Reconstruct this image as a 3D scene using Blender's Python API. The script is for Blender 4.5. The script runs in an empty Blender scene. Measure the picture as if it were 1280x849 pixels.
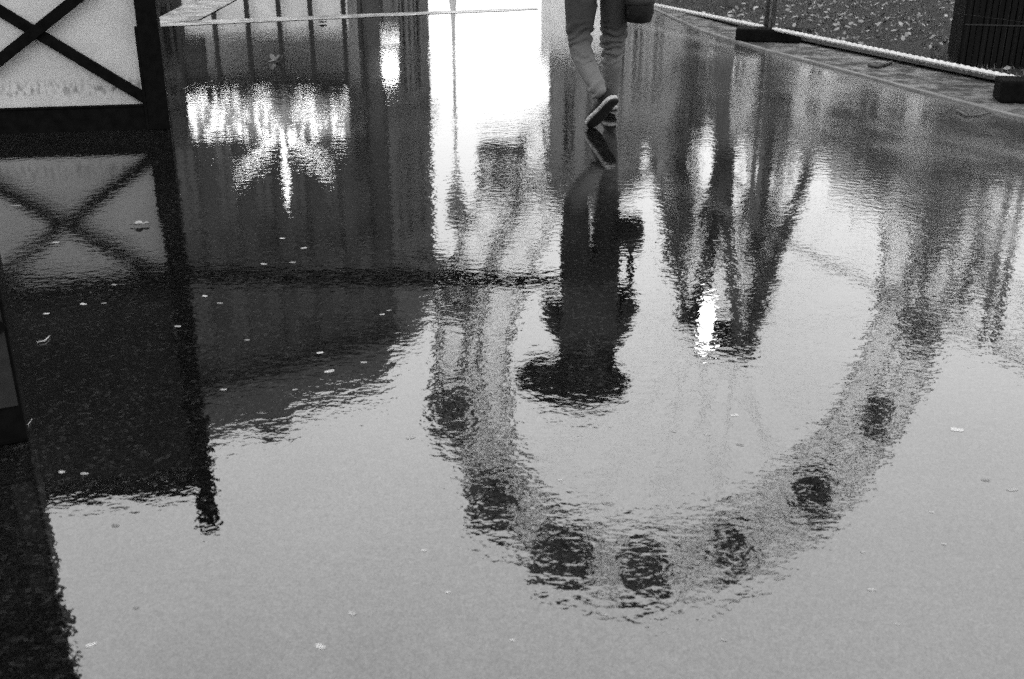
import bpy, bmesh, math, random
from mathutils import Vector, Matrix, Euler, noise as mnoise
random.seed(11)
PI = math.pi
sc = bpy.context.scene
COL = sc.collection

# ------------------------------------------------------------------ camera
H, F, PITCH = 1.30, 1350.0, math.radians(22.3)
cam_d = bpy.data.cameras.new("camera"); cam = bpy.data.objects.new("camera", cam_d); COL.objects.link(cam)
cam.location = (0, 0, H); cam.rotation_euler = (PI/2 - PITCH, 0, 0)
cam_d.sensor_width = 36; cam_d.lens = F/1280*36; cam_d.clip_end = 2000; cam_d.clip_start = 0.05
sc.camera = cam
cam_d.dof.use_dof = True; cam_d.dof.focus_distance = 5.5; cam_d.dof.aperture_fstop = 5.6
CP, SP = math.cos(PITCH), math.sin(PITCH)

def ray(px, py):
    u, v = (px-640)/F, (424.5-py)/F
    return Vector((u, CP+v*SP, -SP+v*CP))
def ground(px, py, z=0.0):                       # where a sight line of the survey photo meets the ground
    d = ray(px, py); t = (z-H)/d.z
    return Vector((d.x*t, d.y*t, z))
def at(px, py, Y):                               # point of a sight line at depth Y
    d = ray(px, py); t = Y/d.y
    return Vector((d.x*t, Y, H+d.z*t))
def mirrored(px, py, Y):                         # real point at depth Y whose mirror image lies on that sight line
    p = at(px, py, Y); return Vector((p.x, p.y, -p.z))

# ------------------------------------------------------------------ materials (the place is photographed in black and white: neutral greys)
def nodes(name):
    m = bpy.data.materials.new(name); m.use_nodes = True
    return m, m.node_tree.nodes, m.node_tree.links, m.node_tree.nodes["Principled BSDF"]
def g(v): return (v, v, v, 1)
def mat(name, lo, hi=None, scale=8.0, rough=0.6, bump=0.0, bump_scale=None, metal=0.0, stretch=(1, 1, 1), spec=0.5, detail=5):
    m, N, L, b = nodes(name)
    hi = lo*1.35 if hi is None else hi
    tc = N.new("ShaderNodeTexCoord"); mp = N.new("ShaderNodeMapping"); mp.inputs["Scale"].default_value = stretch
    L.new(tc.outputs["Object"], mp.inputs[0])
    n = N.new("ShaderNodeTexNoise"); n.inputs["Scale"].default_value = scale; n.inputs["Detail"].default_value = detail
    L.new(mp.outputs[0], n.inputs["Vector"])
    r = N.new("ShaderNodeValToRGB"); r.color_ramp.elements[0].position = .3; r.color_ramp.elements[1].position = .72
    r.color_ramp.elements[0].color = g(lo); r.color_ramp.elements[1].color = g(hi)
    L.new(n.outputs[0], r.inputs[0]); L.new(r.outputs[0], b.inputs["Base Color"])
    b.inputs["Roughness"].default_value = rough; b.inputs["Metallic"].default_value = metal
    b.inputs["Specular IOR Level"].default_value = spec
    if bump:
        n2 = N.new("ShaderNodeTexNoise"); n2.inputs["Scale"].default_value = bump_scale or scale*4; n2.inputs["Detail"].default_value = 4
        L.new(mp.outputs[0], n2.inputs["Vector"])
        bp = N.new("ShaderNodeBump"); bp.inputs["Strength"].default_value = 1; bp.inputs["Distance"].default_value = bump
        L.new(n2.outputs[0], bp.inputs["Height"]); L.new(bp.outputs[0], b.inputs["Normal"])
    return m
def glow(name, v, s):
    m, N, L, b = nodes(name)
    b.inputs["Base Color"].default_value = g(v); b.inputs["Emission Color"].default_value = g(1); b.inputs["Emission Strength"].default_value = s
    return m

def asphalt_mat():
    m, N, L, b = nodes("wet_asphalt")
    tc = N.new("ShaderNodeTexCoord")
    def noise(scale, detail=2, rough=.5, st=None, w=None):
        n = N.new("ShaderNodeTexNoise"); n.inputs["Scale"].default_value = scale
        n.inputs["Detail"].default_value = detail; n.inputs["Roughness"].default_value = rough
        if st:
            mp = N.new("ShaderNodeMapping"); mp.inputs["Scale"].default_value = st
            L.new(tc.outputs["Object"], mp.inputs[0]); L.new(mp.outputs[0], n.inputs["Vector"])
        else: L.new(tc.outputs["Object"], n.inputs["Vector"])
        return n
    def ramp(src, p0, p1, a, c):
        r = N.new("ShaderNodeMapRange"); r.inputs[1].default_value = p0; r.inputs[2].default_value = p1
        r.inputs[3].default_value = a; r.inputs[4].default_value = c; r.clamp = True
        L.new(src, r.inputs[0]); return r.outputs[0]
    def math_(op, a, c):
        q = N.new("ShaderNodeMath"); q.operation = op
        for i, s in enumerate((a, c)):
            if isinstance(s, (int, float)): q.inputs[i].default_value = s
            else: L.new(s, q.inputs[i])
        return q.outputs[0]
    def voro(scale):
        v = N.new("ShaderNodeTexVoronoi"); v.inputs["Scale"].default_value = scale
        L.new(tc.outputs["Object"], v.inputs["Vector"]); return v
    # aggregate: stones of ~5 mm and of ~10 mm, a few of them pale
    v1, v2, v3 = voro(230), voro(95), voro(460)
    bw3 = N.new("ShaderNodeRGBToBW"); L.new(v3.outputs["Color"], bw3.inputs[0])
    bw = N.new("ShaderNodeRGBToBW"); L.new(v1.outputs["Color"], bw.inputs[0])
    bw2 = N.new("ShaderNodeRGBToBW"); L.new(v2.outputs["Color"], bw2.inputs[0])
    stone = math_('ADD', ramp(bw.outputs[0], .35, .8, .0, .0055), ramp(bw2.outputs[0], .72, .88, 0, .012))
    patch = ramp(noise(.9, 4).outputs[0], .35, .7, .55, 1.25)
    alb = math_('ADD', math_('MULTIPLY', stone, patch), .001)
    # how deep the film of water is: deep = mirror, thin = the stones break it
    wet = noise(.55, 5, .55)
    thin = ramp(wet.outputs[0], .50, .75, 0, .22)
    sep = N.new("ShaderNodeSeparateXYZ"); L.new(tc.outputs["Object"], sep.inputs[0])
    side = ramp(math_('SUBTRACT', sep.outputs[0], math_('MULTIPLY', sep.outputs[1], -.12)), 2.0, 3.7, 0, 1)   # the crown of the road drains toward the lawn
    alb_side = side
    side = math_('MULTIPLY', side, ramp(noise(1.7, 6, .6, (1, .55, 1)).outputs[0], .40, .62, .25, 1.0))
    thin = math_('MINIMUM', math_('ADD', thin, math_('MULTIPLY', side, .9)), 1.0)
    alb = math_('ADD', alb, math_('ADD', math_('MULTIPLY', ramp(wet.outputs[0], .46, .68, 0, 1), .004), math_('MULTIPLY', math_('MULTIPLY', alb_side, ramp(noise(2.2, 6, .6, (1, .5, 1)).outputs[0], .35, .65, .35, 1.0)), .06)))
    cc = N.new("ShaderNodeCombineColor")
    for i in range(3): L.new(alb, cc.inputs[i])
    L.new(cc.outputs[0], b.inputs["Base Color"])
    L.new(ramp(thin, 0, 1, ROUGH0, ROUGH1), b.inputs["Roughness"])
    b.inputs["IOR"].default_value = WATER_IOR
    L.new(math_('ADD', math_('ADD', ramp(bw.outputs[0], .2, .8, .05, .13), ramp(bw3.outputs[0], .2, .8, .10, .28)), ramp(noise(.7, 5, .6).outputs[0], .3, .7, .16, .27)), b.inputs["Specular IOR Level"])
    # relief: slow swell, wind ripples, stone tips
    swell = math_('MULTIPLY', noise(2.6, 2, .5, (1, 1.3, 1)).outputs[0], .0007)
    gust = ramp(noise(.7, 3).outputs[0], .36, .64, .30, 1.15)
    rip = math_('MULTIPLY', math_('MULTIPLY', noise(22, 2.5, .55, (.95, 1.1, 1)).outputs[0], .00080), gust)
    rip2 = math_('MULTIPLY', noise(58, 2, .6, (.9, 1.2, 1)).outputs[0], .00004)
    tips = math_('MULTIPLY', math_('MULTIPLY', v2.outputs["Distance"], -.0007), ramp(thin, 0, 1, .022, .35))
    tip1 = math_('MULTIPLY', v1.outputs["Distance"], -.000006)
    hh = math_('ADD', math_('ADD', math_('ADD', swell, rip), math_('ADD', rip2, tips)), tip1)
    bp = N.new("ShaderNodeBump"); bp.inputs["Strength"].default_value = 1; bp.inputs["Distance"].default_value = 1.0
    L.new(hh, bp.inputs["Height"]); L.new(bp.outputs[0], b.inputs["Normal"])
    return m
ROUGH0, ROUGH1, WATER_IOR = .012, .26, 1.95
M = {}
M['asphalt'] = asphalt_mat()
M['black'] = mat('black_paint', .0018, .004, 20, .5, .0004, 60, spec=.01)
M['panel'] = mat('white_panel', .21, .31, 2.2, .55, .0003, 300)
def smudge(m):                                   # splashes of dirt along the foot of the panel
    N, L = m.node_tree.nodes, m.node_tree.links; b = N["Principled BSDF"]
    src = b.inputs["Base Color"].links[0].from_socket
    tc = N.new("ShaderNodeTexCoord"); sp = N.new("ShaderNodeSeparateXYZ"); L.new(tc.outputs["Object"], sp.inputs[0])
    mp = N.new("ShaderNodeMapping"); mp.inputs["Scale"].default_value = (1, 1, .55); L.new(tc.outputs["Object"], mp.inputs[0])
    n = N.new("ShaderNodeTexNoise"); n.inputs["Scale"].default_value = 34; n.inputs["Detail"].default_value = 5; L.new(mp.outputs[0], n.inputs["Vector"])
    def rng(s_, a, b_, c, d):
        q = N.new("ShaderNodeMapRange"); q.inputs[1].default_value = a; q.inputs[2].default_value = b_; q.inputs[3].default_value = c; q.inputs[4].default_value = d; L.new(s_, q.inputs[0]); return q.outputs[0]
    lo = rng(sp.outputs[2], .19, .23, 0, 1); hi = rng(sp.outputs[2], .25, .33, 1, 0)
    def mul(a, c):
        q = N.new("ShaderNodeMath"); q.operation = 'MULTIPLY'; L.new(a, q.inputs[0])
        if isinstance(c, float): q.inputs[1].default_value = c
        else: L.new(c, q.inputs[1])
        return q.outputs[0]
    k = mul(mul(mul(lo, hi), rng(n.outputs[0], .48, .64, 0, 1)), .62)
    inv = N.new("ShaderNodeMath"); inv.operation = 'SUBTRACT'; inv.inputs[0].default_value = 1; L.new(k, inv.inputs[1])
    mx = N.new("ShaderNodeVectorMath"); mx.operation = 'SCALE'; L.new(src, mx.inputs[0]); L.new(inv.outputs[0], mx.inputs["Scale"]); L.new(mx.outputs[0], b.inputs["Base Color"])
smudge(M['panel'])
M['dark_panel'] = mat('dark_panel', .008, .014, 6, .6, spec=.10)
M['stone_dark'] = mat('sooty_stone', .022, .06, 1.1, .85, .004, 20)
M['stone_soot'] = mat('weathered_stone', .08, .14, 1.2, .8, .004, 20)
M['stone_mid'] = mat('grey_stone', .16, .24, 1.2, .8, .004, 20)
M['stone_pale'] = mat('pale_stone', .24, .34, 1.0, .8, .004, 20)
M['kerb'] = mat('kerb_stone', .13, .30, 6, .5, .002, 60)
M['roof'] = mat('zinc_roof', .03, .05, 3, .5)
M['glass'] = mat('window_glass', .01, .015, 2, .08, spec=.6)
M['white'] = mat('white_canvas', .7, .8, 3, .6)
M['dull_canvas'] = mat('dull_canvas', .16, .40, 7, .7, detail=7)
M['iron'] = mat('painted_iron', .006, .012, 12, .5, spec=.2)
M['steel'] = mat('galvanised_steel', .30, .42, 25, .38, metal=.4)
M['post'] = mat('silhouette_steel', .05, .12, 25, .5, metal=.3)  # galvanised posts darkened: their backlit silhouette is put into the colour
M['wheel'] = mat('wheel_steel', .03, .05, 3, .5)
M['gondola'] = mat('gondola_paint', .03, .14, 1.0, .5)
M['rubber'] = mat('black_rubber', .0015, .004, 30, .7, .001, 90, spec=.03)
M['bark'] = mat('bark', .03, .07, 14, .9, .01, 30, stretch=(1, 1, .25))
M['leaf'] = mat('tree_leaf', .07, .14, 2, .6)
M['denim'] = mat('denim', .7, 1.0, 7, .85, .0015, 420, stretch=(1, 1, .8), spec=.2)
def leg_tone(m):                                     # base colour by height: darker on the thighs, paler over the calves
    N, L = m.node_tree.nodes, m.node_tree.links; b = N["Principled BSDF"]
    src = b.inputs["Base Color"].links[0].from_socket
    tc = N.new("ShaderNodeTexCoord"); sp = N.new("ShaderNodeSeparateXYZ"); L.new(tc.outputs["Object"], sp.inputs[0])
    mr = N.new("ShaderNodeMapRange"); mr.inputs[1].default_value = .36; mr.inputs[2].default_value = .58; mr.inputs[3].default_value = .095; mr.inputs[4].default_value = .02
    L.new(sp.outputs[2], mr.inputs[0])
    mx = N.new("ShaderNodeVectorMath"); mx.operation = 'SCALE'; L.new(src, mx.inputs[0]); L.new(mr.outputs[0], mx.inputs["Scale"])
    L.new(mx.outputs[0], b.inputs["Base Color"])
leg_tone(M['denim'])
M['jacket'] = mat('dark_jacket', .005, .01, 12, .7, .002, 60)
M['skin'] = mat('skin', .30, .36, 20, .5)
M['hair'] = mat('dark_hair', .01, .02, 60, .5, stretch=(1, 1, .1))
M['shoe'] = mat('shoe_canvas', .002, .004, 60, .7, .001, 300, spec=.2)
M['sole'] = mat('white_rubber', .10, .32, 40, .6)
M['canopy'] = mat('umbrella_cloth', .004, .008, 10, .6, spec=.15)
M['bag'] = mat('bag_leather', .003, .007, 30, .5, .002, 60, spec=.15)
M['flat_leaf'] = mat('fallen_leaf', .16, .34, 30, .45, .001, 200)
M['dull_leaf'] = mat('dull_leaf', .06, .22, 40, .5, .001, 200)
M['lit_leaf_dark'] = mat('dark_leaf', .02, .05, 30, .5, .001, 200)
M['twig'] = mat('wet_twig', .01, .03, 40, .6)
M['marker'] = mat('worn_reflective_sheet', .006, .011, 30, .7, .0005, 200, spec=.15)
M['slats'] = mat('dark_stained_boards', .0025, .005, 10, .8, .002, 40, stretch=(1, 1, .2), spec=.05)
M['bulb'] = glow('lit_bulb', .8, 4.5)
M['lamp'] = glow('lit_lamp', .8, 9)
M['hublamp'] = glow('lit_hub_lamp', .8, 40)
M['shopwin'] = glow('lit_shop_window', .8, 2.2)

# ------------------------------------------------------------------ mesh helpers
class MB:
    def __init__(s): s.bm = bmesh.new()
    def box(s, c, size, rot=None, bev=0.0):
        r = bmesh.ops.create_cube(s.bm, size=1); vs = r['verts']
        mt = Matrix.Translation(Vector(c)) @ (rot.to_4x4() if rot is not None else Matrix()) @ Matrix.Diagonal((*size, 1))
        bmesh.ops.transform(s.bm, matrix=mt, verts=vs)
        if bev:
            es = list({e for v in vs for e in v.link_edges})
            bmesh.ops.bevel(s.bm, geom=es, offset=bev, segments=2, affect='EDGES', profile=.6)
        return s
    def bar(s, a, b, w, t=None, bev=0.0):           # square bar from a to b
        a, b = Vector(a), Vector(b); d = b-a
        q = d.to_track_quat('Z', 'Y').to_matrix()
        return s.box((a+b)/2, (w, t or w, d.length), q, bev)
    def tube(s, pts, rad, n=10, cap=True, flat=(1, 1)):
        pts = [Vector(p) for p in pts]; rad = rad if isinstance(rad, (list, tuple)) else [rad]*len(pts)
        rings = []; prev = None
        for i, p in enumerate(pts):
            t = (pts[min(i+1, len(pts)-1)]-pts[max(i-1, 0)]).normalized()
            ref = prev if prev is not None else (Vector((0, 0, 1)) if abs(t.z) < .9 else Vector((1, 0, 0)))
            x = t.cross(ref)
            x = x.normalized() if x.length > 1e-6 else t.orthogonal().normalized()
            y = x.cross(t).normalized(); prev = y
            rings.append([s.bm.verts.new(p+(x*math.cos(2*PI*k/n)*flat[0]+y*math.sin(2*PI*k/n)*flat[1])*rad[i]) for k in range(n)])
        for a, b in zip(rings, rings[1:]):
            for k in range(n): s.bm.faces.new((a[k], a[(k+1) % n], b[(k+1) % n], b[k]))
        if cap:
            s.bm.faces.new(rings[0][::-1]); s.bm.faces.new(rings[-1])
        return s
    def lathe(s, prof, c=(0, 0, 0), n=24):          # profile of (radius, z)
        c = Vector(c); rings = []
        for r, z in prof:
            rings.append([s.bm.verts.new(c+Vector((max(r, 1e-4)*math.cos(2*PI*k/n), max(r, 1e-4)*math.sin(2*PI*k/n), z))) for k in range(n)])
        for a, b in zip(rings, rings[1:]):
            for k in range(n): s.bm.faces.new((a[k], a[(k+1) % n], b[(k+1) % n], b[k]))
        s.bm.faces.new(rings[0][::-1]); s.bm.faces.new(rings[-1])
        return s
    def ball(s, c, r, sub=2, sc_=(1, 1, 1)):
        q = bmesh.ops.create_icosphere(s.bm, subdivisions=sub, radius=r)
        bmesh.ops.transform(s.bm, matrix=Matrix.Translation(Vector(c)) @ Matrix.Diagonal((*sc_, 1)), verts=q['verts']); return s
    def loft(s, rings):
        rr = [[s.bm.verts.new(p) for p in r] for r in rings]; n = len(rr[0])
        for a, b in zip(rr, rr[1:]):
            for k in range(n): s.bm.faces.new((a[k], a[(k+1) % n], b[(k+1) % n], b[k]))
        s.bm.faces.new(rr[0][::-1]); s.bm.faces.new(rr[-1]); return s
    def sheet(s, pts, z=None, thick=0):
        vs = [s.bm.verts.new((p[0], p[1], p[2] if z is None and len(p) > 2 else (z or 0))) for p in pts]
        f = s.bm.faces.new(vs)
        if f.normal.z < 0: f.normal_flip()
        if thick:
            f.normal_update()
            if f.normal.z < 0: f.normal_flip()
            r = bmesh.ops.extrude_face_region(s.bm, geom=[f])
            bmesh.ops.translate(s.bm, vec=(0, 0, thick), verts=[v for v in r['geom'] if isinstance(v, bmesh.types.BMVert)])
        return s
    def build(s, name, m, parent=None, smooth=False):
        bmesh.ops.recalc_face_normals(s.bm, faces=s.bm.faces[:])
        me = bpy.data.meshes.new(name); s.bm.to_mesh(me); s.bm.free()
        if smooth:
            for p in me.polygons: p.use_smooth = True
        me.materials.append(m)
        o = bpy.data.objects.new(name, me); COL.objects.link(o)
        if parent is not None: o.parent = parent
        return o
def tag(o, label=None, cat=None, group=None, kind=None):
    for k, v in (('label', label), ('category', cat), ('group', group), ('kind', kind)):
        if v: o[k] = v
    return o
def empty(name, loc=(0, 0, 0), rz=0, label=None, cat=None, group=None):
    o = bpy.data.objects.new(name, None); COL.objects.link(o); o.location = loc; o.rotation_euler = (0, 0, rz)
    return tag(o, label, cat, group)
def copy_tree(o, parent=None):
    c = o.copy(); COL.objects.link(c)
    if parent is not None: c.parent = parent
    for ch in list(o.children): copy_tree(ch, c)
    return c
def struct(o): o['kind'] = 'structure'; return o

# ------------------------------------------------------------------ sky, sun
w = bpy.data.worlds.new("World"); sc.world = w; w.use_nodes = True
N, L = w.node_tree.nodes, w.node_tree.links
bg = N["Background"]; sky = N.new("ShaderNodeTexSky"); sky.sky_type = 'NISHITA'; sky.sun_disc = False
SUN_EL, SUN_AZ = math.radians(38), math.radians(200)
sky.sun_elevation = SUN_EL; sky.sun_rotation = SUN_AZ; sky.dust_density = 6; sky.air_density = 1.5
bw = N.new("ShaderNodeRGBToBW"); L.new(sky.outputs[0], bw.inputs[0])
geo = N.new("ShaderNodeTexCoord"); cl = N.new("ShaderNodeTexNoise"); cl.inputs["Scale"].default_value = 1.6; cl.inputs["Detail"].default_value = 3
L.new(geo.outputs["Generated"], cl.inputs["Vector"])
mr = N.new("ShaderNodeMapRange"); mr.inputs[1].default_value = .3; mr.inputs[2].default_value = .7; mr.inputs[3].default_value = 19.0; mr.inputs[4].default_value = 24.0
L.new(cl.outputs[0], mr.inputs[0])
mx = N.new("ShaderNodeMix"); mx.data_type = 'FLOAT'; mx.inputs[0].default_value = .88       # thick even overcast over the clear-sky radiance
L.new(bw.outputs[0], mx.inputs[2]); L.new(mr.outputs[0], mx.inputs[3])
L.new(mx.outputs[0], bg.inputs[0]); bg.inputs[1].default_value = .131
sd = bpy.data.lights.new("sun", 'SUN'); so = bpy.data.objects.new("sun", sd); COL.objects.link(so)
sd.energy = .5; sd.angle = math.radians(25); sd.color = (1, 1, 1)
so.rotation_euler = (PI/2-SUN_EL, 0, PI-SUN_AZ)
sc.view_settings.view_transform = 'Standard'; sc.view_settings.look = 'None'; sc.view_settings.exposure = 0.0; sc.view_settings.gamma = 1
sc.view_settings.use_curve_mapping = False
sc.cycles.use_denoising = False
sc.cycles.use_adaptive_sampling = True; sc.cycles.adaptive_threshold = .45; sc.cycles.adaptive_min_samples = 16

# ------------------------------------------------------------------ the setting
struct(MB().sheet([(-400, -60), (400, -60), (400, 700), (-400, 700)], 0).build('ground', M['asphalt']))

# right edge: asphalt | worn paving strip | lawn
edge_px = [(800, 4), (880, 40), (955, 63), (1014, 78), (1099, 101), (1192, 126), (1290, 152)]
edge = [ground(*p) for p in edge_px]
far_e = edge[0]+(edge[0]-edge[1]).normalized()*14
near_e = edge[-1]+(edge[-1]-edge[-2]).normalized()*12
edge = [far_e]+edge+[near_e]
fl = [ground(818, 7), ground(962, 46), ground(1075, 70), ground(1278, 113)]       # fence line on the ground
lawn_in = [fl[0]+(fl[0]-fl[1]).normalized()*15]+fl+[fl[-1]+(fl[-1]-fl[-2]).normalized()*12]
def lawn_mat():
    m, N, L, b = nodes("lawn_soil")
    tc = N.new("ShaderNodeTexCoord")
    n = N.new("ShaderNodeTexNoise"); n.inputs["Scale"].default_value = 26; n.inputs["Detail"].default_value = 8; n.inputs["Roughness"].default_value = .75
    L.new(tc.outputs["Object"], n.inputs["Vector"])
    r = N.new("ShaderNodeValToRGB"); r.color_ramp.elements[0].position = .38; r.color_ramp.elements[1].position = .62
    r.color_ramp.elements[0].color = g(.005); r.color_ramp.elements[1].color = g(.03)
    L.new(n.outputs[0], r.inputs[0]); L.new(r.outputs[0], b.inputs["Base Color"]); b.inputs["Roughness"].default_value = .9
    b.inputs["Specular IOR Level"].default_value = .15
    bp = N.new("ShaderNodeBump"); bp.inputs["Distance"].default_value = .03; L.new(n.outputs[0], bp.inputs["Height"]); L.new(bp.outputs[0], b.inputs["Normal"])
    return m
def strip_mat():
    m, N, L, b = nodes("worn_paving")
    tc = N.new("ShaderNodeTexCoord")
    n = N.new("ShaderNodeTexNoise"); n.inputs["Scale"].default_value = 4.5; n.inputs["Detail"].default_value = 9; n.inputs["Roughness"].default_value = .7
    L.new(tc.outputs["Object"], n.inputs["Vector"])
    r = N.new("ShaderNodeValToRGB"); e = r.color_ramp.elements
    e[0].position = .46; e[0].color = g(.001); e[1].position = .56; e[1].color = g(.075)
    L.new(n.outputs[0], r.inputs[0]); L.new(r.outputs[0], b.inputs["Base Color"])
    rr = N.new("ShaderNodeMapRange"); rr.inputs[1].default_value = .4; rr.inputs[2].default_value = .6; rr.inputs[3].default_value = .9; rr.inputs[4].default_value = .55
    L.new(n.outputs[0], rr.inputs[0]); L.new(rr.outputs[0], b.inputs["Roughness"])
    bp = N.new("ShaderNodeBump"); bp.inputs["Distance"].default_value = .025; L.new(n.outputs[0], bp.inputs["Height"]); L.new(bp.outputs[0], b.inputs["Normal"])
    return m
M['lawn'] = lawn_mat(); M['strip'] = strip_mat()
strip = MB()
for i in range(len(edge)-1):
    a, b = edge[i], edge[i+1]
    strip.sheet([a, b, b+Vector((9, 3, 0)), a+Vector((9, 3, 0))], .004)
struct(strip.build('path', M['strip']))
# low stone edging between asphalt and strip
ek = MB()
for a, b in zip(edge, edge[1:]):
    d = (b-a); n = Vector((-d.y, d.x, 0)).normalized()
    k = max(1, int(d.length/.7))
    for j in range(k):
        p, q = a+d*(j/k), a+d*((j+.985)/k)
        ek.bar(p+Vector((0, 0, .002)), q+Vector((0, 0, .002)), .05, .028, .006)
struct(ek.build('kerb', mat('edging_stone', .04, .10, 9, .6, .002, 60)))
lw = MB()
pts = lawn_in+[Vector((60, lawn_in[-1].y-6, 0)), Vector((60, 45, 0)), Vector((lawn_in[0].x, 45, 0))]
lw.sheet(pts, .03)
struct(lw.build('lawn', M['lawn']))
# grass blades and leaf litter over the lawn near the fence
def in_lawn(p):
    for a, b in zip(lawn_in, lawn_in[1:]):
        lo, hi = min(a.y, b.y), max(a.y, b.y)
        if lo <= p.y <= hi:
            t = (p.y-a.y)/(b.y-a.y); return p.x > a.x+(b.x-a.x)*t+.02
    return False
gr = MB(); lt = MB(); cnt = 0
while cnt < 15000:
    p = Vector((random.uniform(1.4, 9.5), random.uniform(6.5, 20), .03))
    if not in_lawn(p): continue
    if mnoise.noise(p*1.3) < -.25: continue
    cnt += 1
    h = random.uniform(.02, .07); a = random.uniform(0, 2*PI); wd = .006; lean = Vector((random.uniform(-.03, .03), random.uniform(-.03, .03), 0))
    dx = Vector((math.cos(a)*wd, math.sin(a)*wd, 0))
    vs = [gr.bm.verts.new(q) for q in (p-dx, p+dx, p+lean+Vector((0, 0, h)))]; gr.bm.faces.new(vs)
tag(gr.build('grass', mat('grass', .025, .06, 3, .7)), kind='stuff')
cnt = 0
while cnt < 5200:
    p = Vector((random.uniform(1.4, 9.5), random.uniform(6.3, 20), .05))
    if not in_lawn(p): continue
    if mnoise.noise(p*.7+Vector((5, 1, 0))) < random.uniform(-.5, .25): continue
    cnt += 1
    r = random.choice((.012, .016, .02, .026, .036))*random.uniform(.8, 1.2); R = Euler((random.uniform(-.7, .7), random.uniform(-.7, .7), random.uniform(0, 6.28))).to_matrix()
    o6 = [(-1, 0, 0), (-.35, .55, .15), (.4, .5, .1), (1, 0, .2), (.4, -.5, .05), (-.35, -.55, .2)]
    lt.bm.faces.new([lt.bm.verts.new(p+R @ (Vector(q)*r)) for q in o6])
tag(lt.build('leaf_litter', mat('leaf_litter', .03, .24, 5, .6, detail=8)), kind='stuff')

# far kerb: pale stone line across the square, and pale flagged apron
ka, kb = ground(150, 33), ground(672, 11)
kdir = (kb-ka).normalized()
def stripe_mat():
    m, N, L, b = nodes("worn_white_paint")
    tc = N.new("ShaderNodeTexCoord"); n = N.new("ShaderNodeTexNoise"); n.inputs["Scale"].default_value = 2.4; n.inputs["Detail"].default_value = 9; n.inputs["Roughness"].default_value = .7
    L.new(tc.outputs["Object"], n.inputs["Vector"])
    r = N.new("ShaderNodeValToRGB"); e = r.color_ramp.elements; e[0].position = .38; e[0].color = g(.05); e[1].position = .6; e[1].color = g(.26)
    L.new(n.outputs[0], r.inputs[0]); L.new(r.outputs[0], b.inputs["Base Color"]); b.inputs["Roughness"].default_value = .42
    bp = N.new("ShaderNodeBump"); bp.inputs["Distance"].default_value = .004; L.new(n.outputs[0], bp.inputs["Height"]); L.new(bp.outputs[0], b.inputs["Normal"])
    return m
M['stripe'] = stripe_mat()
k1 = MB(); nst = 40; up_, dn_ = [], []
for i in range(nst+1):
    p = ka+(kb-ka)*(i/nst); t = i/nst
    w0 = .30*(1-.55*t)*(1+.25*mnoise.noise(Vector((i*.4, 0, 0)))); w1 = .26*(1-.5*t)*(1+.25*mnoise.noise(Vector((i*.4, 9, 0))))
    up_.append(p+Vector((0, w0, 0))); dn_.append(p-Vector((0, w1, 0)))
for i in range(nst): k1.sheet([dn_[i], dn_[i+1], up_[i+1], up_[i]], .004)
struct(k1.build('road_marking', M['stripe']))
ap = MB(); ap.sheet([ground(196, 31), ground(248, 26), ground(292, 2), ground(330, -20), ground(262, -20), ground(243, 0), ground(196, 24)], .008)
struct(ap.build('pavement', M['stripe']))

# ------------------------------------------------------------------ ticket booth on the left
A, B = ground(-8, 169), ground(214, 161.5)
bx = (B-A).normalized(); bn = Vector((-bx.y, bx.x, 0))         # along the front, and away behind it
rz = math.atan2(bx.y, bx.x)
booth = empty('hoarding_screen', B, rz, 'tall black framed hoarding with a white lower panel under a crossed brace', 'hoarding')
# local: x negative to the left along the front, y back
WID, HT = 2.9, 2.42
def bpart(name, m, fn, parent=booth, smooth=False):
    mb = MB(); fn(mb); return mb.build(name, m, parent, smooth)
z_of = lambda py: at(214, py, B.y).z
zp = z_of(129)                                                   # top of the plinth
bpart('plinth', M['black'], lambda q: (q.box((-WID/2, .06, zp/2-.01), (WID-.24, .10, zp), None, .006), q.box((-WID/2, .012, zp-.010), (WID-.27, .02, .012), None, .003)))
bpart('corner_post', M['black'], lambda q: (q.box((-.064, .05, 1.40), (.120, .11, 2.8), None, .006), q.box((-.132, .02, z_of(33)/2), (.016, .05, z_of(33)), None, .003)))
bpart('corner_post', M['black'], lambda q: q.box((-WID+.064, .05, 1.40), (.120, .11, 2.8), None, .006))
bpart('rail', M['black'], lambda q: q.box((-WID/2, .05, .985), (WID-.26, .08, .10), None, .006))
bpart('panel', M['panel'], lambda q: q.box((-WID/2, .075, (zp+.95)/2), (WID-.242, .025, 1.0-zp), None, 0))
# crossed braces, one cross per bay of the front
def cross_pt(px, py):
    p = at(px, py, B.y-.02) - B
    return Vector((p.dot(bx), 0.0, at(px, py, B.y).z))
c0 = cross_pt(47, 38); c1 = cross_pt(189, 129)
def brace(q, a, b, off): q.bar((a.x, off, a.z), (b.x, off, b.z), .03, .075, .004)
ctr = Vector((c0.x, 0, c0.z)); dl = Vector((c1.x-c0.x, 0, c1.z-c0.z))
lo_r = Vector((c1.x, 0, c1.z)); lo_l = Vector((2*c0.x-c1.x, 0, c1.z))
up_l = ctr-dl*.98; up_r = Vector((2*ctr.x-up_l.x, 0, up_l.z))
def bar_flat(q, a, b, off):
    d = b-a; ang = math.atan2(d.z, d.x)
    q.box(((a.x+b.x)/2, off, (a.z+b.z)/2), (d.length, .03, .062), Euler((0, -ang, 0)).to_matrix(), .003)
bpart('brace', M['black'], lambda q: bar_flat(q, up_l, lo_r, .040))
bpart('brace', M['black'], lambda q: bar_flat(q, lo_l, up_r, .012))
bpart('shutter', M['dark_panel'], lambda q: [q.box((-WID/2, .07, 1.05+.085*i), (WID-.26, .03, .08), None, .006) for i in range(16)])
bpart('shutter_back', M['dark_panel'], lambda q: q.box((-WID/2, .105, 1.70), (WID-.26, .02, 1.44), None, 0))
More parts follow.
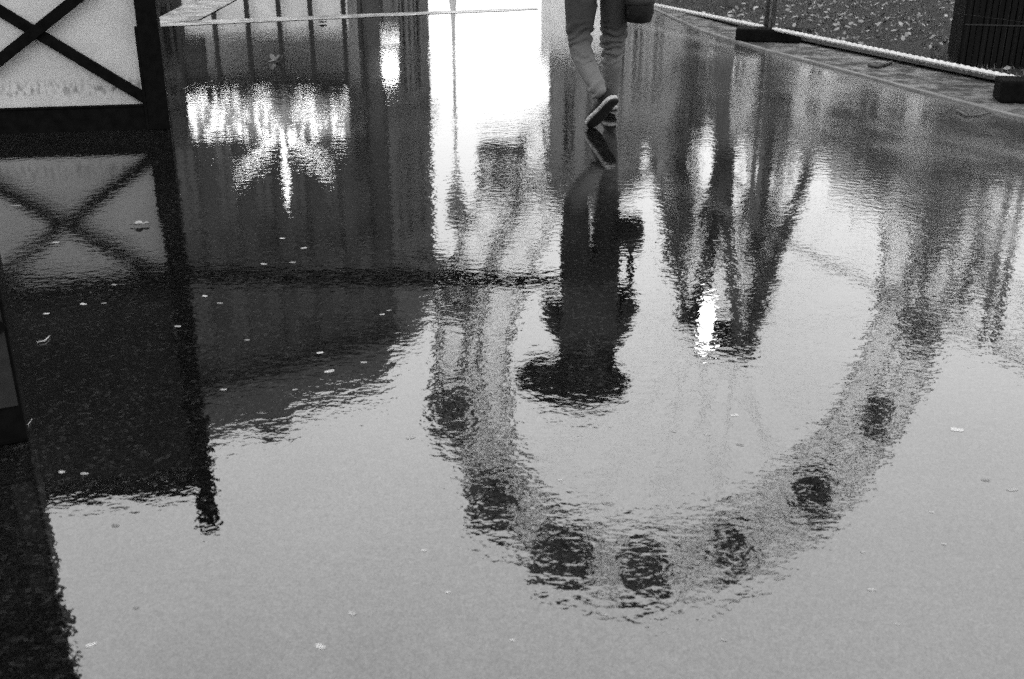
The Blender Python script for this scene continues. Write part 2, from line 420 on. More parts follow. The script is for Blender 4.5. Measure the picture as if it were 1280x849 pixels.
bpart('top_beam', M['black'], lambda q: q.box((-WID/2, .05, HT+.05), (WID-.26, .10, .10), None, .01))
for x in (-.45, -WID+.45): bpart('back_stay', M['black'], lambda q: q.bar((x, .12, 1.7), (x-.02, .75, .02), .06, None, .004))
# barrier arm at rail height, swung out from the booth's post
arm = empty('barrier_arm', booth.matrix_basis @ Vector((.0, .07, 0)), 0, 'long dark horizontal arm reaching out from the hoarding post at waist height', 'barrier')
pA, pB = Vector((0, 0, 0)), mirrored(706, 351, B.y+.05)-arm.location
pA.z = .96; pB.z = mirrored(706, 351, B.y+.05).z
MB().bar(pA, pB, .085, .07, .008).build('pole', M['black'], arm)
MB().box((pA.x-.06, pA.y-.02, .96), (.15, .14, .14), None, .01).build('clamp', M['black'], arm)

# ------------------------------------------------------------------ near cabinet at the left edge
cb = ground(37, 552)
cab = empty('roadside_cabinet', cb, math.radians(25), 'near black cabinet at the left edge with a dull striped marker sheet', 'cabinet')
MB().box((-.45, .30, .85), (.90, .60, 1.70), None, .012).build('body', M['black'], cab)  # unseen upper height added to block sky light from the nearby ground
MB().box((-.45, .30, 1.725), (.96, .66, .05), None, .01).build('lid', M['black'], cab)
mk = MB()
zt, zb = at(15, 348, cb.y).z, at(30, 500, cb.y).z
mk.box((-.036, -.006, (zt+zb)/2-.01), (.052, .006, zt-zb), None, .001)
mko = mk.build('marker_sheet', M['marker'], cab)
bd = MB()
for dz in (.055, .125):
    bd.box((-.037, -.011, zt-.01-dz), (.0735, .004, .026), Euler((0, -math.radians(38), 0)).to_matrix(), 0)
bd.build('band', M['black'], mko)

# ------------------------------------------------------------------ mobile mesh fence along the lawn
FH = 1.85
def fence_panel(a, b, label):
    d = b-a; ln = d.length; r = math.atan2(d.y, d.x)
    t = empty('mesh_fence_panel', a, r, label, 'fence panel', 'mobile mesh fence along the lawn')
    for x in (0.03, ln-.03): MB().tube([(x, 0, .10), (x, 0, FH)], .022, 12).build('post', M['post'], t, True)
    MB().tube([(.03, 0, FH-.02), (ln-.03, 0, FH-.02)], .019, 10).build('rail', M['steel'], t, True)
    rp, rr_ = [], []; nn = int(ln/.075)
    for i in range(nn):                              # lower rail, ribbed where the wires are welded on
        for e, k in ((0, .0165), (.55, .0165), (.62, .0215), (.93, .0215)): rp.append((.03+(ln-.06)*(i+e)/nn, 0, .125)); rr_.append(k)
    MB().tube(rp, rr_, 8).build('rail', M['steel'], t)
    q = MB(); n = int(ln/.10)
    for i in range(1, n):
        x = .03+(ln-.06)*i/n; q.tube([(x, .004, .12), (x, .004, FH)], .0006, 4, False)
    for z in (.5, .95, 1.4): q.tube([(.03, .008, z), (ln-.03, .008, z)], .0005, 4, False)
    q.build('mesh', M['iron'], t)
    return t
def fence_foot(p, r, label, sz=(.62, .22, .13)):
    t = empty('fence_foot', p, r, label, 'fence foot', 'rubber feet of the mesh fence')
    MB().box((0, 0, sz[2]/2+.006), sz, None, .018).build('block', M['rubber'], t)
    for x in (-.06, .06): MB().lathe([(.034, 0), (.034, .012), (.026, .014)], (x, 0, sz[2]+.006), 12).build('socket_ring', M['iron'], t)
f0, f1 = ground(960, 52), ground(1290, 126)
fdir = (f1-f0).normalized(); fr = math.atan2(fdir.y, fdir.x)
fp = f0-fdir*(f1-f0).length*1.0
fence_panel(f0+fdir*.03, f1-fdir*.03, 'mesh fence panel between the two rubber feet, in front of the leafy lawn')
fence_panel(fp+fdir*.03, f0-fdir*.03, 'far mesh fence panel running on past the tree trunk to the top edge')
fe = f1+fdir*3.2
fence_panel(f1+fdir*.03, fe, 'mesh fence panel beginning at the near rubber foot and leaving on the right')
fence_foot(f0+fdir*.0, fr+math.radians(58), 'black rubber foot under the far fence post at the asphalt edge', (.62, .24, .12))
fence_foot(f1+fdir*.06, fr+math.radians(60), 'black rubber foot under the near fence post at the right edge', (.56, .24, .15))

# dark slatted box on the lawn behind the fence
b0 = ground(1197, 88); b1 = b0+Vector((1.15, -.30, 0)); br = math.atan2(-.30, 1.15)
sb = empty('slatted_box', b0, br, 'black slatted wooden box on the lawn behind the fence', 'storage box')
q = MB()
for i in range(26): q.box((.023+.046*i, 0, .47), (.038, .022, .92), None, .003)
for i in range(16): q.box((.0, .03+.046*i, .47), (.022, .038, .92), None, .003)
q.build('slats', M['slats'], sb)
for z in (.36, .72): MB().box((.6, -.013, z), (1.2, .006, .010), None, 0).build('wire_band', M['iron'], sb)
MB().box((.6, .37, .46), (1.14, .68, .88), None, .01).build('body', M['black'], sb)
MB().box((.6, .37, .955), (1.26, .80, .035), None, .008).build('lid', M['slats'], sb)

# ------------------------------------------------------------------ trees
def make_tree(name, base, h, r0, label, crown=1.0, leaves=2200, seed=1, lean=(0, 0), group=None, spread=.34, trunk_frac=.45):
    rnd = random.Random(seed)
    t = empty(name, base, 0, label, 'tree', group)
    q = MB(); tips = []
    top = Vector((lean[0], lean[1], h*trunk_frac))
    pts = [Vector((0, 0, -.05)), Vector((lean[0]*.1, lean[1]*.1, .25)), top*.5+Vector((rnd.uniform(-.06, .06), rnd.uniform(-.06, .06), 0)), top]
    q.tube(pts, [r0*1.5, r0*1.05, r0*.85, r0*.68], 10)
    def limb(p, d, ln, r, lv):
        e = p+d*ln; mid = p+d*ln*.5+Vector((rnd.uniform(-1, 1), rnd.uniform(-1, 1), rnd.uniform(-.4, .6)))*ln*.10
        q.tube([p, mid, e], [r, r*.8, r*.55], 6 if lv > 1 else 8)
        tips.append((mid, lv)); tips.append((e, lv))
        if lv < 3:
            for k in range(rnd.choice((2, 3)) if lv else 4):
                nd = (d+Vector((rnd.gauss(0, .55), rnd.gauss(0, .55), rnd.gauss(.10, .3)))).normalized()
                limb(e if k else mid, nd, ln*rnd.uniform(.55, .8), r*.55, lv+1)
    for k in range(3):
        a = 2*PI*k/3+rnd.random(); limb(top, Vector((math.cos(a)*spread, math.sin(a)*spread, 1)).normalized(), h*.24, r0*.6, 0)
    q.build('trunk', M['bark'], t, True)
    if leaves:
        c = MB(); ends = [p for p, lv in tips if lv >= 1]
        for i in range(leaves):
            p = rnd.choice(ends)+Vector((rnd.gauss(0, 1), rnd.gauss(0, 1), rnd.gauss(0, .8)))*.22*crown
            s = rnd.uniform(.05, .12)*crown; R = Euler((rnd.uniform(0, 6), rnd.uniform(0, 6), rnd.uniform(0, 6))).to_matrix()
            c.bm.faces.new([c.bm.verts.new(p+R @ Vector(v)*s) for v in ((-1, 0, 0), (0, -.5, .1), (1, 0, 0), (0, .5, .1))])
        c.build('crown', M['leaf'], t)
    return t
GT = 'trees on the lawn'
make_tree('park_tree', ground(909, 12), 3.0, .13, 'pollarded tree with a short dark trunk just behind the far fence panel', .5, 260, 3, (.1, .1), GT, .25, .6)
def columnar(px, Y, h, wd, seed, label):
    rnd = random.Random(seed); p = at(px, 0, Y)
    t = empty('columnar_tree', Vector((p.x, Y, 0)), 0, label, 'tree', GT)
    q = MB(); q.tube([(0, 0, -.05), (.03, 0, h*.3), (-.03, .02, h*.65), (0, 0, h)], [.16, .12, .07, .015], 9)
    tips_ = []
    for i in range(70):
        z = h*rnd.uniform(.16, .95); a = rnd.uniform(0, 2*PI); r = wd*(1-(z/h)**3*.85)*rnd.uniform(.5, 1)
        e = Vector((math.cos(a)*r, math.sin(a)*r, z+r*1.4)); q.tube([(0, 0, z), e*.55+Vector((0, 0, z*.45)), e], [.03, .02, .008], 5, False); tips_.append((Vector((0, 0, z)), e))
    q.build('trunk', M['bark'], t, True)
    c = MB()
    for i in range(2900):
        a_, b_ = rnd.choice(tips_); q_ = a_.lerp(b_, rnd.uniform(.3, 1.15))+Vector((rnd.gauss(0, 1), rnd.gauss(0, 1), rnd.gauss(0, 1)))*.10
        sz = rnd.uniform(.04, .09); R3 = Euler((rnd.uniform(0, 6), rnd.uniform(0, 6), rnd.uniform(0, 6))).to_matrix()
        c.bm.faces.new([c.bm.verts.new(q_+R3 @ Vector(v)*sz) for v in ((-1, 0, 0), (0, -.5, .1), (1, 0, 0), (0, .5, .1))])
    c.build('crown', M['leaf'], t)
columnar(868, 21, 5.9, .42, 21, 'shorter slim columnar tree left of the lit street lamp')
columnar(978, 21, 7.1, .55, 22, 'taller slim columnar tree right of the lit street lamp')
for px, Y, h, sd_, ln, lf, lab in ((1075, 26, 4.8, 8, (.3, 0), 1300, 'leafy tree before the pale long house, left of the bushy one'),
                                (1180, 24, 5.6, 9, (.2, 0), 1500, 'dense bushy tree before the pale long house'),
                                (1275, 16, 5.2, 12, (-.1, 0), 60, 'almost bare slender tree beyond the slatted box')):
    p = at(px, 0, Y); make_tree('park_tree', Vector((p.x, Y, 0)), h, .14, lab, 1.15, lf, sd_, ln, GT, .38 if lf > 100 else .2)
# lit street lamp among the trees
SLY = 17.0
sp_ = mirrored(884, 405, SLY); zl0, zl1 = mirrored(884, 376, SLY).z, mirrored(884, 436, SLY).z
slm = empty('lit_street_lamp', Vector((sp_.x, SLY, 0)), 0, 'lit street lamp on a dark post between the two columnar trees', 'street lamp')
MB().lathe([(.16, 0), (.16, .15), (.10, .35), (.06, .6), (.045, 1.2), (.04, zl0-.1), (.09, zl0-.06), (.09, zl0)], (0, 0, 0), 14).build('post', M['iron'], slm, True)
MB().lathe([(.08, zl0), (.12, zl0+.12), (.135, (zl0+zl1)/2), (.10, zl1-.12), (.05, zl1)], (0, 0, 0), 20).build('lantern', M['lamp'], slm, True)
MB().lathe([(.18, zl1-.02), (.14, zl1+.06), (.03, zl1+.14)], (0, 0, 0), 20).build('cap', M['iron'], slm, True)

# ------------------------------------------------------------------ buildings across the square
def facade(t, x0, x1, h, floors, bays, wall, name='window', arcade=False, glass='glass', rec=.12):
    """windows as recessed panes with stone surrounds on the front (local -y) of a building"""
    fh = h/floors; bw_ = (x1-x0)/bays
    for f in range(floors):
        for b in range(bays):
            cx, z0 = x0+bw_*(b+.5), f*fh
            ww, wh = bw_*.46, fh*.62
            zc = z0+fh*.52
            o = MB().box((cx, -.012, zc), (ww, .03, wh), None, 0).build(name, M[glass], t)
            fr = MB()
            for sx in (-1, 1): fr.box((cx+sx*(ww/2+.05), -.035, zc), (.10, .08, wh+.2), None, .01)
            fr.box((cx, -.045, zc+wh/2+.06), (ww+.3, .11, .12), None, .01)
            fr.box((cx, -.045, zc-wh/2-.05), (ww+.36, .15, .10), None, .01)
            fr.box((cx, -.032, zc), (.05, .02, wh-.01), None, 0); fr.box((cx, -.034, zc+wh*.2), (ww-.005, .02, .05), None, 0)
            fr.build('frame', wall, o)
def make_building(name, pA_, pB_, depth, h, floors, bays, wall, label, roof_h=1.6, pil=True, cat='building', pw=.34):
    d = pB_-pA_; d.z = 0; ln = d.length; r = math.atan2(d.y, d.x)
    t = empty(name, Vector((pA_.x, pA_.y, 0)), r, label, cat)
    MB().box((ln/2, depth/2, h/2-.05), (ln, depth, h+.1)).build('wall', wall, t)
    facade(t, .3, ln-.3, h-.2, floors, bays, wall)
    c = MB(); c.box((ln/2, depth/2, h+.12), (ln+.5, depth+.5, .24), None, .03); c.build('cornice', wall, t)
    if floors > 1: MB().box((ln/2, -.10, h*1.0/floors-.08), (ln+.1, .2, .16), None, .02).build('string_course', wall, t)
    if pil:
        for i in range(bays+1):
            x = .3+(ln-.6)*i/bays
            MB().box((x, -.07, h/2-.1), (pw, .05, h-.3), None, .015).build('pilaster', wall, t)
    if roof_h:
        m_ = MB()
        ring = lambda e, z: [(-.1+e, -.1+e, z), (ln+.1-e, -.1+e, z), (ln+.1-e, depth+.1-e, z), (-.1+e, depth+.1-e, z)]
        m_.loft([ring(0, h+.25), ring(.45, h+.25+roof_h*.8), ring(1.3, h+.25+roof_h)])
        rf = m_.build('roof', M['roof'], t)
        for i in range(max(1, int(ln/2.6))):
            x = 1.0+i*2.5; cw = .5+.25*((i*7) % 3)
            if x+cw < ln: MB().box((x+cw/2, depth*.35, h+.2+roof_h*.8+.35), (cw, .45, roof_h*.5+.9), None, .02).build('chimney', wall, rf)
    return t
def gp(px, Y): p = at(px, 0, Y); return Vector((p.x*1.0, Y, 0))
def gpr(px, py, Y): p = mirrored(px, py, Y); return Vector((p.x, Y, 0))
make_building('town_house', gpr(150, 300, 20.5), gpr(485, 200, 24.5), 6, 8.5, 3, 7, M['stone_dark'], 'dark three storey house with pilasters behind the stall', 1.7)
make_building('house_end', gpr(487, 200, 24.6), gpr(541, 200, 26.0), 5, 7.0, 2, 2, M['stone_soot'], 'narrow lighter house end with a steep dark roof beside the dark house', 2.6, False)
make_building('pavilion', gpr(686, 150, 30), gpr(768, 150, 29.3), 3, 6.4, 2, 2, M['stone_mid'], 'narrow grey pavilion across the square behind the walker', .5, True)
make_building('pavilion_annex', gpr(769, 150, 29.4), gpr(846, 150, 28.7), 3, 4.7, 1, 2, M['stone_pale'], 'low pale annex beside the grey pavilion', .4, False)
make_building('long_house', gpr(898, 150, 34), gpr(1240, 150, 27), 4, 5.2, 2, 9, M['white'], 'long pale two storey house beyond the lawn', .7, True)
wk0, wk1 = gpr(676, 20, 27.5), gpr(752, 20, 27.0)
kd = wk1-wk0; wk = empty('white_kiosk', wk0, math.atan2(kd.y, kd.x), 'low white kiosk in front of the grey pavilion behind the walker', 'kiosk')
MB().box((kd.length/2, .7, 1.15), (kd.length, 1.4, 2.3), None, .02).build('wall', M['white'], wk)
MB().box((kd.length/2, .7, 2.36), (kd.length+.16, 1.6, .10), None, .02).build('roof', M['roof'], wk)
MB().box((kd.length*.62, -.012, 1.45), (.6, .03, .7), None, .01).build('hatch', M['stone_mid'], wk)
wl = empty('wall_lamp', gpr(488, 88, 24.2)+Vector((0, 0, 2.2)), 0, 'lit round globe lamp on the corner of the dark house', 'lamp')
MB().ball((0, 0, 0), .19, 3).build('globe', M['lamp'], wl, True)
MB().bar((0, .05, .25), (0, .5, .35), .05).build('bracket', M['iron'], wl)
sw = tag(MB().box((0, 0, 0), (.40, .06, .14), None, .01).build('light_box', M['shopwin']), 'small lit box sign under the globe lamp', 'light box')
sw.location = gpr(488, 60, 24.1)+Vector((0, 0, 1.55))

# ------------------------------------------------------------------ market stall with lit canopy
SY = 19.0
s0, s1 = mirrored(234, 130, SY), mirrored(436, 130, SY)
SW = s1.x-s0.x
z1, z2, z3 = mirrored(335, 124, SY).z, mirrored(335, 168, SY).z, mirrored(357, 250, SY).z
stall = empty('market_stall', Vector((s0.x, SY, 0)), 0, 'dark stall with slim posts and a bulb lit canopy crowned by three lit prongs', 'stall')
for x in (.0, .22, .42, .61, .80, 1.0):
    MB().bar((x*SW, 0, 0), (x*SW, 0, z1), .075, None, .008).build('post', M['iron'], stall)
MB().box((SW/2, .5, .42), (SW-.1, .7, .84), None, .02).build('counter', mat('counter_boards', .45, .6, 3, .6), stall)
MB().box((SW/2, 1.6, z1/2), (SW, .06, z1), None, 0).build('back_board', M['stone_mid'], stall)
MB().box((SW/2, .08, z1-.20), (SW-.02, .10, .40), None, .02).build('fascia', M['dark_panel'], stall)
cn = MB()
nsc = 14
for i in range(nsc):
    x0, x1 = SW*i/nsc, SW*(i+.97)/nsc; xm = (x0+x1)/2
    cn.loft([[(x0, .0, z1+.12), (xm, .0, z1-.02), (x1, .0, z1+.12), (x1, .0, z2), (x0, .0, z2)], [(x0, .03, z1+.12), (xm, .03, z1-.02), (x1, .03, z1+.12), (x1, .03, z2), (x0, .03, z2)]])
cn.loft([[(-.05, .035, z2-.02), (SW+.05, .035, z2-.02), (SW+.05, 1.7, z2+.1), (-.05, 1.7, z2+.1)], [(-.05, .035, z2+.03), (SW+.05, .035, z2+.03), (SW+.05, 1.7, z2+.15), (-.05, 1.7, z2+.15)]])
cn.build('canopy', M['dull_canvas'], stall)
def bulb_row(a, b, n, r=.055):
    m_ = MB()
    for i in range(n):
        p = Vector(a).lerp(Vector(b), i/(n-1)); m_.ball(p, r, 1)
    return m_
bm_ = MB().ball((0, 0, 0), .045, 1).build('bulb', M['bulb'], stall); BULB = bm_.data; bpy.data.objects.remove(bm_)
def bulb(p, par):
    o = bpy.data.objects.new('bulb', BULB); COL.objects.link(o); o.parent = par; o.location = p
nb = 0
for k in range(4):
    z = z1+.05+(z2-z1)*k/3.4
    for i in range(36):
        if nb < 96 and mnoise.noise(Vector((i*.35, k*.9, 3)))+random.uniform(-.35, .35) > (-.02 if abs(i-21) > 1 else .5):
            bulb((SW*(i+.5+random.uniform(-.3, .3))/36, -.05, z+random.uniform(-.04, .04)), stall); nb += 1
cx = mirrored(357, 200, SY).x-s0.x
for name_, a, b in (('light_prong', (cx, -.02, z2-.05), (cx, -.02, z3)), ('light_prong', (cx-.12, -.02, z2+.05), (mirrored(300, 216, SY).x-s0.x, -.02, mirrored(300, 218, SY).z)), ('light_prong', (cx+.12, -.02, z2+.05), (mirrored(413, 214, SY).x-s0.x, -.02, mirrored(413, 214, SY).z))):
    o = MB().bar(a, b, .06).build(name_, M['white'], stall)
    n = 13
    for i in range(n): bulb(Vector(a).lerp(Vector(b), i/(n-1))+Vector((random.uniform(-.05, .05), -.07, 0)), o)

# ------------------------------------------------------------------ street lantern in the bright gap
LY = 17.5
lx = mirrored(569, 150, LY).x
l1, l2 = mirrored(569, 232, LY).z, mirrored(569, 288, LY).z
lan = empty('street_lantern', Vector((lx, LY, 0)), 0, 'slim unlit street lantern on a post in the bright gap between the houses', 'street lamp')
MB().lathe([(.07, 0), (.07, .12), (.045, .3), (.03, .5), (.022, .9), (.018, l1-.25), (.04, l1-.2), (.04, l1-.02)], (0, 0, 0), 12).build('post', M['steel'], lan, True)
q = MB(); q.loft([[(sx*r, sy*r, z) for sx, sy in ((-1, -1), (1, -1), (1, 1), (-1, 1))] for r, z in ((.09, l1), (.17, l1+.48))])
q.build('glass', M['stone_mid'], lan)
q = MB(); q.loft([[(sx*r, sy*r, z) for sx, sy in ((-1, -1), (1, -1), (1, 1), (-1, 1))] for r, z in ((.19, l1+.485), (.19, l1+.53), (.05, l2-.1), (.02, l2))])
q.build('cap', M['iron'], lan)

# ------------------------------------------------------------------ observation wheel far across the square
WY = 50.0
hub = mirrored(894, 412, WY)
RO = mirrored(894, 716, WY).z-hub.z
wheel = empty('ferris_wheel', Vector((hub.x, WY, 0)), math.radians(26), 'tall ferris wheel with dark hanging cabins standing behind the houses', 'ferris wheel')
hz = hub.z; HW = 1.45
def circ(r, y, n=64): return [Vector((r*math.cos(2*PI*k/n), y, hz+r*math.sin(2*PI*k/n))) for k in range(n+1)]
for y in (-HW, HW):
    MB().tube(circ(RO, y), .13, 6, False).build('rim', M['wheel'], wheel)
    MB().tube(circ(RO-2.1, y), .11, 6, False).build('rim', M['wheel'], wheel)
    q = MB()
    for k in range(64):
        a0, a1 = 2*PI*k/64, 2*PI*(k+1)/64
        P = lambda r, a: Vector((r*math.cos(a), y, hz+r*math.sin(a)))
        v = .5+mnoise.noise(Vector((k*.6, y, 0)))
        q.bar(P(RO, a0), P(RO-2.1, a1), .04+.09*max(0, v-.1)); q.bar(P(RO-2.1, a0), P(RO, a1), .04+.09*max(0, v-.1)); q.bar(P(RO, a0), P(RO-2.1, a0), .07)
    q.build('lattice', M['wheel'], wheel)
q = MB()
for k in range(64):
    a = 2*PI*k/64
    for r in (RO, RO-2.1): q.bar(Vector((r*math.cos(a), -HW, hz+r*math.sin(a))), Vector((r*math.cos(a), HW, hz+r*math.sin(a))), .05)
q.build('cross_bars', M['wheel'], wheel)
for k in range(32):
    a = 2*PI*k/32; s = 1 if k % 2 else -1
    MB().tube([Vector((.5*math.cos(a), s*1.6, hz+.5*math.sin(a))), Vector(((RO-2.1)*math.cos(a), s*HW, hz+(RO-2.1)*math.sin(a)))], .018, 5, False).build('spoke', M['wheel'], wheel)
MB().tube([(0, -2.4, hz), (0, 2.4, hz)], [.75, .75], 20).build('hub', M['iron'], wheel, True)
for y in (-2.2, 2.2):
    for sx in (-1, 1): MB().tube([(sx*.2, y, hz), (sx*2.6, y*1.3, hz*.5), (sx*5.2, y*1.7, 0)], [.26, .3, .34], 8).build('support_leg', M['wheel'], wheel)
def cabin(a, sz):
    p = Vector(((RO+.15)*math.cos(a), 0, hz+(RO+.15)*math.sin(a)))
    b = MB(); b.lathe([(.25, -2.1), (.95, -1.95), (1.12, -1.55), (1.15, -1.2), (1.0, -1.15)], (0, 0, 0), 16)
    for k in range(6):
        c, s = math.cos(PI*k/3)*1.0, math.sin(PI*k/3)*1.0; b.bar((c, s, -1.2), (c, s, -.25), .09)
    g_ = b.build('cabin', M['gondola'], wheel); g_.location = p; g_.scale = (sz, sz, 1)
    b = MB(); b.lathe([(1.2, -.3), (1.15, -.1), (.6, .25), (.1, .4)], (0, 0, 0), 16); b.build('canopy', M['gondola'], g_, True)
    b = MB(); b.bar((0, -HW-.1, 0), (0, HW+.1, 0), .14); b.bar((0, 0, 0), (0, 0, .38), .2); b.build('axle', M['wheel'], g_)
    return g_
for k in range(16): cabin(math.radians(13+22.5*k), {5: 1.3, 4: 1.15, 3: .8, 2: .95, 1: .72, 6: 1.05}.get(k, .9))

# ------------------------------------------------------------------ the walker
PR = Vector((at(757, 160, 6.7).x, 6.72, 0))
person = empty('person', PR, 0, 'person in jeans walking away with one heel lifted under a low dark umbrella', 'person')
def rel(v): return Vector(v)-PR
def skin(name, m, vs, es, sub=2, parent=person, smooth=True):
    """vs: list of (co, radius or (rx, ry)); es: edges; one continuous surface grown round the joints"""
    me = bpy.data.meshes.new(name); me.from_pydata([tuple(v[0]) for v in vs], es, [])
    o = bpy.data.objects.new(name, me); COL.objects.link(o)
    md = o.modifiers.new("grow", 'SKIN'); md.use_smooth_shade = True
    for i, v in enumerate(vs):
        r = v[1]; me.skin_vertices[0].data[i].radius = (r, r) if not isinstance(r, tuple) else r
    me.skin_vertices[0].data[0].use_root = True
    sm = o.modifiers.new("round", 'SUBSURF'); sm.levels = sub; sm.render_levels = sub
    dg = bpy.context.evaluated_depsgraph_get(); ev = o.evaluated_get(dg); nm = bpy.data.meshes.new_from_object(ev)
    bpy.data.objects.remove(o, do_unlink=True)
    nm.name = name; nm.materials.clear(); nm.materials.append(m)
    for p in nm.polygons: p.use_smooth = True
    o = bpy.data.objects.new(name, nm); COL.objects.link(o); o.parent = parent
    return o
# joints (depths: planted right foot ahead, left toe pushing off behind)
hipL, hipR = rel(at(728, -45, 6.74)), rel(at(771, -45, 6.76))
kneeL, kneeR = rel(at(724, 58, 6.66)), rel(at(766, 58, 6.86))
ankL, ankR = rel(at(750, 118, 6.47)), rel(at(763, 128, 7.02))
pel = (hipL+hipR)/2+Vector((0, 0, .07))
chest = pel+Vector((0, .03, .36)); neck = chest+Vector((0, .02, .20)); head = neck+Vector((0, .03, .17))
def mid(a, b, t, off=(0, 0, 0)): return a.lerp(b, t)+Vector(off)
shL, shR = chest+Vector((-.175, .0, .115)), chest+Vector((.175, .0, .115))
elL, elR = chest+Vector((-.265, .09, -.13)), chest+Vector((.285, .06, -.15))
wrL, wrR = chest+Vector((-.12, .27, .05)), chest+Vector((.17, .28, -.17))
body_v = [(pel, .11), (mid(pel, chest, .5), .11), (chest, .12), (neck, .055), (head-Vector((0, 0, .02)), .085), (head+Vector((0, .0, .08)), .085),
          (shL, .058), (elL, .042), (wrL, .028), (shR, .058), (elR, .042), (wrR, .028),
          (hipL, .082), (kneeL, .040), (ankL, .030), (hipR, .082), (kneeR, .040), (ankR, .030)]
body_e = [(0, 1), (1, 2), (2, 3), (3, 4), (4, 5), (2, 6), (6, 7), (7, 8), (2, 9), (9, 10), (10, 11), (0, 12), (12, 13), (13, 14), (0, 15), (15, 16), (16, 17)]
body = skin('body', M['skin'], body_v, body_e)
# nose and ears on the head; hands with five fingers each
q = MB(); q.ball(head+Vector((0, .098, .015)), .018, 2, (1, 1.2, 1.4))
for s in (-1, 1): q.ball(head+Vector((s*.083, .0, .01)), .026, 2, (.4, .8, 1.2)); q.ball(head+Vector((s*.032, .082, .04)), .012, 2)
q.build('face', M['skin'], person, True)
def hand(wr, fwd, upv, s):
    fwd = fwd.normalized(); side = fwd.cross(upv).normalized()*s; dn = -upv.normalized()
    vs = [(wr, .024), (wr+fwd*.045, (.026, .036)), (wr+fwd*.085, (.018, .040))]; es = [(0, 1), (1, 2)]
    for k, ln in enumerate((.072, .082, .076, .060)):
        b = wr+fwd*.082+side*(.030-.020*k); i = len(vs)
        vs += [(b, .0095), (b+fwd*ln*.45+dn*.012, .009), (b+fwd*ln*.55+dn*.045, .008), (b+fwd*ln*.25+dn*.062, .0065)]
        es += [(2, i), (i, i+1), (i+1, i+2), (i+2, i+3)]
    i = len(vs); b = wr+fwd*.03+side*.03
    vs += [(b, .012), (b+side*.02+fwd*.03+dn*.02, .010), (b+side*.008+fwd*.055+dn*.04, .008)]; es += [(1, i), (i, i+1), (i+1, i+2)]
    skin('hand', M['skin'], vs, es, 1)
hand(wrL, Vector((.3, .9, .25)), Vector((0, -.2, 1)), 1)
hand(wrR, Vector((-.2, 1, .1)), Vector((0, -.2, 1)), -1)
# jeans
jv = [(pel+Vector((0, 0, .02)), 0.1905), (hipL+Vector((0, 0, -.03)), 0.1173), (mid(hipL, kneeL, .35), 0.1118), (mid(hipL, kneeL, .7), 0.0937), (kneeL, 0.0693), (mid(kneeL, ankL, .35, (-.008, -.015, 0)), 0.0693), (mid(kneeL, ankL, .75), 0.0555), (mid(kneeL, ankL, .93), 0.0495), (ankL+Vector((.012, 0, -.02)), 0.0544),
      (hipR+Vector((0, 0, -.03)), 0.1173), (mid(hipR, kneeR, .35), 0.1006), (mid(hipR, kneeR, .7), 0.0914), (kneeR, 0.0674), (mid(kneeR, ankR, .35, (0, -.015, 0)), 0.0674), (mid(kneeR, ankR, .75), 0.0555), (mid(kneeR, ankR, .95), 0.0525)]
jv.append((pel+Vector((0, 0, .13)), .175))
je = [(0, 1), (1, 2), (2, 3), (3, 4), (4, 5), (5, 6), (6, 7), (7, 8), (0, 9), (9, 10), (10, 11), (11, 12), (12, 13), (13, 14), (14, 15), (0, 16)]
jeans = skin('jeans', M['denim'], jv, je, 4)
def crease(me, centres):
    for v in me.vertices:
        for c, ax, amp, n, ln, sd_ in centres:
            d = v.co-c; t = d.dot(ax)
            if abs(t) < ln and (d-ax*t).length < .14:
                f = (1-(t/ln)**2)**2
                ph = t*n+mnoise.noise(v.co*11+Vector((sd_, 0, 0)))*6.5+(v.co.x-c.x)*18
                nrm = (d-ax*t).normalized()
                v.co += nrm*amp*f*math.sin(ph)*(0.15+1.2*max(0, mnoise.noise(v.co*13+Vector((0, sd_, 0)))+.25))
me = jeans.data
crease(me, [(kneeL+Vector((0, 0, .03)), (kneeL-hipL).normalized(), .020, 120, .16, 1), (kneeR+Vector((0, 0, .02)), (kneeR-hipR).normalized(), .020, 125, .20, 5),
            (ankL+Vector((0, 0, .02)), (ankL-kneeL).normalized(), .012, 85, .12, 9), (mid(hipL, kneeL, .25), Vector((.3, 0, 1)).normalized(), .012, 60, .16, 3), (ankR, (ankR-kneeR).normalized(), .02, 90, .14, 2)])
# jacket: torso and both sleeves
jk = [(pel+Vector((0, 0, -.10)), (.225, .20)), (mid(pel, chest, .35), (.205, .185)), (chest, (.20, .18)), (neck-Vector((0, 0, .04)), (.20, .16)), (neck+Vector((0, -.03, .09)), (.19, .16)),
      (shL, .09), (mid(shL, elL, .55), .088), (elL, .082), (mid(elL, wrL, .6), .068), (wrL+(elL-wrL)*.06, .055),
      (shR, .09), (mid(shR, elR, .55), .088), (elR, .082), (mid(elR, wrR, .6), .068), (wrR+(elR-wrR)*.06, .055)]
jke = [(0, 1), (1, 2), (2, 3), (3, 4), (2, 5), (5, 6), (6, 7), (7, 8), (8, 9), (2, 10), (10, 11), (11, 12), (12, 13), (13, 14)]
jacket = skin('jacket', M['jacket'], jk, jke, 2)
# hair
q = MB(); q.ball(head+Vector((0, -.022, .045)), .125, 3, (1.05, 1.0, 1.08)); q.ball(head+Vector((0, -.05, -.07)), .085, 3, (1, .7, 1.5)); q.build('hair', M['hair'], person, True)
